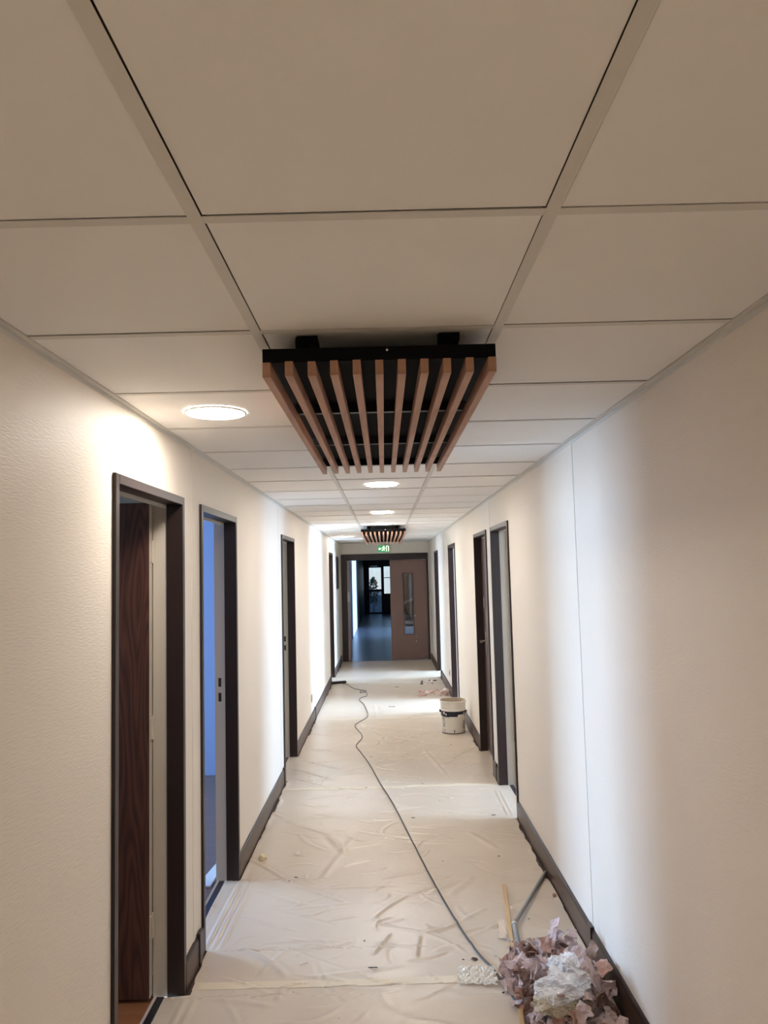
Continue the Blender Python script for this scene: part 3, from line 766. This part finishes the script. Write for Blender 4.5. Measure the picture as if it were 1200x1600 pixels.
# ------------------------------------------------------------------ crumpled things
def crumple(seed, R, squash=(1, 1, .7), amp=.35, sub=3, freq=3.):
    rnd = random.Random(seed); bm = bmesh.new(); bmesh.ops.create_icosphere(bm, subdivisions=sub, radius=1)
    pl = [(Vector((rnd.uniform(-1, 1), rnd.uniform(-1, 1), rnd.uniform(-1, 1))).normalized(), rnd.uniform(.55, .95)) for _ in range(int(14*freq/3)+8)]
    ws = [(Vector((rnd.gauss(0, 1), rnd.gauss(0, 1), rnd.gauss(0, 1)))*freq, rnd.uniform(0, 6.28)) for _ in range(6)]
    for v in bm.verts:
        p = v.co.normalized(); r = 1.
        for n_, d0 in pl:
            q = p.dot(n_)
            if q > .1: r = min(r, d0/q) if q*r > d0 else r
        k = sum(abs(math.sin(p.dot(w_)+ph)) for w_, ph in ws)/6
        r *= 1+amp*(k-.6)
        v.co = Vector((p.x*squash[0], p.y*squash[1], p.z*squash[2]))*r*R
    return bm
from mathutils import noise
def plastic(seed, R, sq, sub=5):
    bm = bmesh.new(); bmesh.ops.create_icosphere(bm, subdivisions=sub, radius=1); off = Vector((seed*3.1, seed*1.7, seed*.9))
    for v in bm.verts:
        p = v.co.normalized()
        r = .78+.35*noise.noise(p*1.6+off)
        r += .30*(.5-abs(noise.noise(p*2.4+off)))+.16*(.5-abs(noise.noise(p*4.6+off*2)))+.05*(.5-abs(noise.noise(p*9+off)))
        v.co = Vector((p.x*sq[0], p.y*sq[1], p.z*sq[2]))*r*R
    return bm
def from_bm(name, bm, m, parent=None, smooth=False):
    me = bpy.data.meshes.new(name); bm.to_mesh(me); bm.free(); me.materials.append(m)
    if smooth: me.polygons.foreach_set('use_smooth', [True]*len(me.polygons))
    o = bpy.data.objects.new(name, me); COL.objects.link(o)
    if parent: o.parent = parent
    return o

SC = [mat('scrap_taupe', (196, 174, 168), .75, var=(30, .5, (176, 152, 146))), mat('scrap_mauve', (206, 184, 182), .75), mat('scrap_rosy', (188, 148, 134), .75), mat('scrap_brown_back', (112, 84, 72), .8)]
def scrap_mesh(seed):
    """a torn strip of wall covering, curled and folded on itself"""
    rnd = random.Random(seed); nu, nv = 20, 4
    Wd, Ln = rnd.uniform(.032, .062), rnd.uniform(.12, .28)
    pos = Vector((0, 0, 0)); d = Vector((1, 0, 0)); nrm = Vector((0, 0, 1)); rows_ = []
    kz = rnd.uniform(-5, 5)
    for i in range(nu):
        side = d.cross(nrm).normalized()
        row = []
        for j in range(nv):
            t = (j/(nv-1)-.5)*2
            wv = Wd/2*(1+.10*math.sin(i*.8+seed))
            cup = .25*Wd*math.sin(i*.9+seed)*(t*t-.4)
            row.append(pos+side*t*wv+nrm*(cup+rnd.uniform(-.003, .003)))
        rows_.append(row)
        step = Ln/nu; pos = pos+d*step
        bend = kz*step+rnd.gauss(0, .14)+(rnd.choice((-1, 1))*rnd.uniform(1.0, 2.2) if rnd.random() < .14 else 0); tw = rnd.gauss(0, .12); yawr = rnd.gauss(0, .05)
        q = Quaternion(side, bend) @ Quaternion(d, tw) @ Quaternion(nrm, yawr)
        d = (q @ d).normalized(); nrm = (q @ nrm); nrm = (nrm-d*nrm.dot(d)).normalized()
    cen = sum((p for r in rows_ for p in r), Vector())/(nu*nv)
    mb = MB(); mb.v = [tuple(p-cen) for r in rows_ for p in r]
    for i in range(nu-1):
        for j in range(nv-1):
            k = i*nv+j; mb.f.append((k, k+1, k+nv+1, k+nv)); mb.m.append(0)
    return mb
rc = Vector((.690, 3.17, 0))
heap = empty('rag_heap', rc); tag(heap, 'heap of crumpled mauve torn wall covering against the right baseboard', 'rag heap')
rnd = random.Random(21)
for k in range(190):
    a = rnd.uniform(0, 6.283); q = math.sqrt(rnd.random())
    x = .195*q*math.cos(a); y = .36*q*math.sin(a)-.03
    if k % 4 == 0: x = -.10+rnd.uniform(-.09, .12); y = .14+rnd.uniform(-.12, .14)
    hmax = .125*(1-q*q)
    z = .022+(rnd.random()**.6)*hmax
    if x < -.13 and y > .1: z *= .7
    if x > .08: z *= .6; x -= .02
    mb = scrap_mesh(k+1); o = mb.build('paper_scrap', SC[rnd.choice([0, 0, 0, 0, 1, 1, 1, 2, 3])], heap)
    so = o.modifiers.new('s', 'SOLIDIFY'); so.thickness = .0016
    # keep within the wall and above the film
    o.rotation_euler = (rnd.uniform(-.7, .7), rnd.uniform(-.7, .7), rnd.uniform(0, 6.28))
    R_ = o.rotation_euler.to_matrix(); vs = [R_ @ Vector(v) for v in mb.v]
    zmin = min(v.z for v in vs); xmax = max(v.x for v in vs); 
    x = min(x, XR-.024-rc.x-xmax)
    z = max(z, .007-zmin)
    o.location = (x, y, z)
# solid-ish core so the heap does not show floor through
o = from_bm('crumpled_core', crumple(5, .2, (.66, 1.25, .38), .45, 4, 5), SC[3], heap); o.location = (-.01, -.02, .055)

# clear plastic bag on the heap, and the cream wad under it
def bag(name, c, R, sq, seed, m, label, cat, rz=0.):
    o = from_bm(name, plastic(seed, R, sq), m); o.location = c; o.rotation_euler[2] = rz
    tag(o, label, cat); return o
pb_ = floor_pt(880, 1535, .16)
root = empty('plastic_bag', pb_); tag(root, 'crumpled clear plastic bag lying on top of the rag heap', 'plastic bag')
o = from_bm('bag_body', plastic(31, .092, (.85, 1.15, .62), 6), BAGM, root); o.location = (.030, .055, .010)
o = from_bm('bag_tail', plastic(34, .084, (1.2, .8, .5), 6), BAGM, root); o.location = (-.030, -.05, .0); o.rotation_euler[2] = .5
CREAM = filmy('cream_film_wad', (222, 208, 180), .45, .3)
bag('plastic_wad', floor_pt(872, 1565, .13), .07, (1.35, 1.0, .6), 37, CREAM, 'yellowish crumpled plastic wad under the clear bag on the heap', 'plastic wad', .4)

# crinkled clear film patch at the heap's left
def patch_sheet(corners, label, m, amp=.006, n=26, name='film_patch', seed=1):
    rnd = np.random.RandomState(seed); A, B, C_, D = corners
    mb = MB(); nz = rnd.rand(n, n)
    for i in range(n):
        for j in range(n):
            s_, t_ = i/(n-1), j/(n-1)
            jit = .006*math.sin(t_*19+seed)*(1 if i in (0, n-1) else 0)
            p = (A*(1-s_)+B*s_)*(1-t_)+(D*(1-s_)+C_*s_)*t_
            mb.v.append((p.x+jit, p.y+.004*math.sin(s_*23), p.z+.008+amp*(nz[i, j]-.3)+amp*.7*abs(math.sin(s_*14+t_*9))))
    for i in range(n-1):
        for j in range(n-1):
            k = i*n+j; mb.f.append((k, k+1, k+n+1, k+n)); mb.m.append(0)
    o = mb.build(name, m); tag(o, label, 'plastic film'); return o
CRK = filmy('crinkled_film', (232, 222, 206), .35, .2)
patch_sheet([floor_pt(716, 1513), floor_pt(773, 1514), floor_pt(777, 1543), floor_pt(717, 1541)], 'crinkled clear film patch left of the rag heap', CRK)
patch_sheet([floor_pt(779, 1441), floor_pt(792, 1441), floor_pt(792, 1469), floor_pt(779, 1469)], 'small pale tape patch left of the pine battens', filmy('tape_patch', (226, 206, 184), .3, .4), .0015, 8)

# ------------------------------------------------------------------ small debris
def wad(u, v, R, m, label, cat='scrap', name='paper_wad', sq=(1, 1, .6), seed=1):
    o = from_bm(name, crumple(seed, R, sq, .5, 3, 5), m)
    p = on_film(floor_pt(u, v)); o.location = p+Vector((0, 0, R*sq[2]*.72)); o.rotation_euler[2] = seed
    tag(o, label, cat); return o
wad(411, 1344, .026, mat('cream_paper', (232, 218, 180), .6), 'crumpled cream paper wad on the film by the left baseboard', 'paper wad', sq=(1.3, 1, .9), seed=3)
wad(866, 1402, .014, SC[2], 'small pink crumpled ball against the right baseboard', 'paper wad', sq=(1, 1, .9), seed=4)
def flake(u, v, L, W_, m, rz, label, group=None, cat='debris flake', name='debris_flake', seed=0, lift=.002):
    rnd = random.Random(seed*7+int(u)); p = on_film(floor_pt(u, v))
    n = 7; top = []
    for i in range(n):
        a = 2*math.pi*i/n; r = rnd.uniform(.6, 1.1); top.append((L/2*r*math.cos(a), W_/2*r*math.sin(a), rnd.uniform(.0015, .007)))
    mb = MB(); mb.v = top+[(x, y, z-.0015) for x, y, z in top]+[(0, 0, .006), (0, 0, .003)]
    for i in range(n):
        j = (i+1) % n; mb.f += [(i, j, 2*n), (n+j, n+i, 2*n+1), (i, n+i, n+j, j)]; mb.m += [0]*3
    o = mb.build(name, m); o.location = p+Vector((0, 0, lift)); o.rotation_euler[2] = rz; tag(o, label, cat, group); return o
CH = mat('chip_dark_brown', (66, 46, 36), .7); WH = mat('flake_white', (238, 230, 218), .6); PK = mat('scrap_pink', (224, 186, 174), .7)
flake(742, 1501, .034, .024, CH, .3, 'dark leaf-shaped chip on the film above the crinkled patch')
flake(583, 1516, .050, .010, CH, 0, 'long thin dark splinter on the film near the nearest tape band')
flake(474, 1508, .055, .010, WH, .5, 'curled white shaving on the film near the nearest tape band')
flake(463, 1373, .032, .008, CH, -.1, 'slim dark chip on the film right of the second left doorway')
flake(452, 1380, .016, .007, CH, .7, 'small dark chip just below the slim one by the second left doorway')
flake(645, 1280, .035, .008, CH, .1, 'dark chip on the film left of the sunlit patch', seed=2)
flake(772, 1275, .040, .009, CH, 0, 'dark splinter in the sunlit patch before the nearest right doorway')
flake(779, 1340, .020, .014, CH, .2, 'dark crumb on the film near the right baseboard above the battens')
flake(787, 1554, .014, .010, CH, .2, 'dark crumb beside the cord left of the rag heap')
flake(724, 1502, .012, .006, CH, 0, 'tiny dark crumb left of the leaf-shaped chip')
flake(793, 1299, .014, .010, PK, .2, 'pink crumb on the film by the nearest right doorway')
flake(774, 1495, .020, .015, WH, .2, 'pale flake on the film left of the battens')
flake(572, 1232, .020, .007, CH, .2, 'dark chip on the tape band at the nearest right doorway')
flake(580, 1184, .030, .006, CH, .3, 'thin dark chip just right of the cord mid corridor')
flake(706, 1249, .030, .008, WH, .1, 'pale splinter in the sunlit patch')
flake(705, 1165, .03, .015, CH, .4, 'brown crumb on the film below the bucket')
flake(620, 1074, .10, .03, CH, .1, 'small brown scrap mid floor in the far sunlit band')
flake(612, 1105, .09, .03, mat('chip_grey', (130, 128, 124), .7), .0, 'grey scrap mid floor left of the bucket')
rnd = random.Random(9)
for k in range(26):
    u = rnd.uniform(650, 702) ; v = 1083+rnd.uniform(-4, 6)
    wad(u, v, rnd.uniform(.018, .036), rnd.choice([PK, PK, WH, SC[2]]), 'pink crumpled scrap in the cluster behind the bucket', 'paper scrap', 'paper_scrap', (1.4, 1, .8), k+50)['group'] = 'pink scraps behind the bucket'
for k in range(12):
    u = rnd.uniform(658, 690); v = 1066+rnd.uniform(-3, 4)
    wad(u, v, rnd.uniform(.014, .028), rnd.choice([PK, CH, WH]), 'small pink scrap in the cluster by the far right doorway', 'paper scrap', 'paper_scrap', (1.4, 1, .5), k+90)['group'] = 'pink scraps by the far right doorway'
for k, (u, v) in enumerate([(633, 1177), (641, 1173), (648, 1170), (655, 1166), (661, 1165), (637, 1171), (659, 1160)]):
    flake(u, v, .05, .018, WH, rnd.uniform(-.5, 1), 'white flake in the cluster left of the right baseboard beyond the cord', 'white flakes mid floor', 'paint flake', 'paint_flake', seed=k, lift=.001)
for k in range(46):
    p = Vector((rnd.uniform(-.7, .75), 2.9+rnd.random()**1.3*8, 0))
    if (p-rc).length < .45: p.x -= .8
    o = flake(600, 1300, rnd.uniform(.006, .013), rnd.uniform(.004, .008), rnd.choice([WH, WH, CH]), rnd.uniform(0, 3), 'tiny crumb of paint or plaster scattered on the film', 'scattered crumbs on the film', 'crumb', 'plaster_crumb', seed=k+100)
    o.location = on_film(p)+Vector((0, 0, .0005))
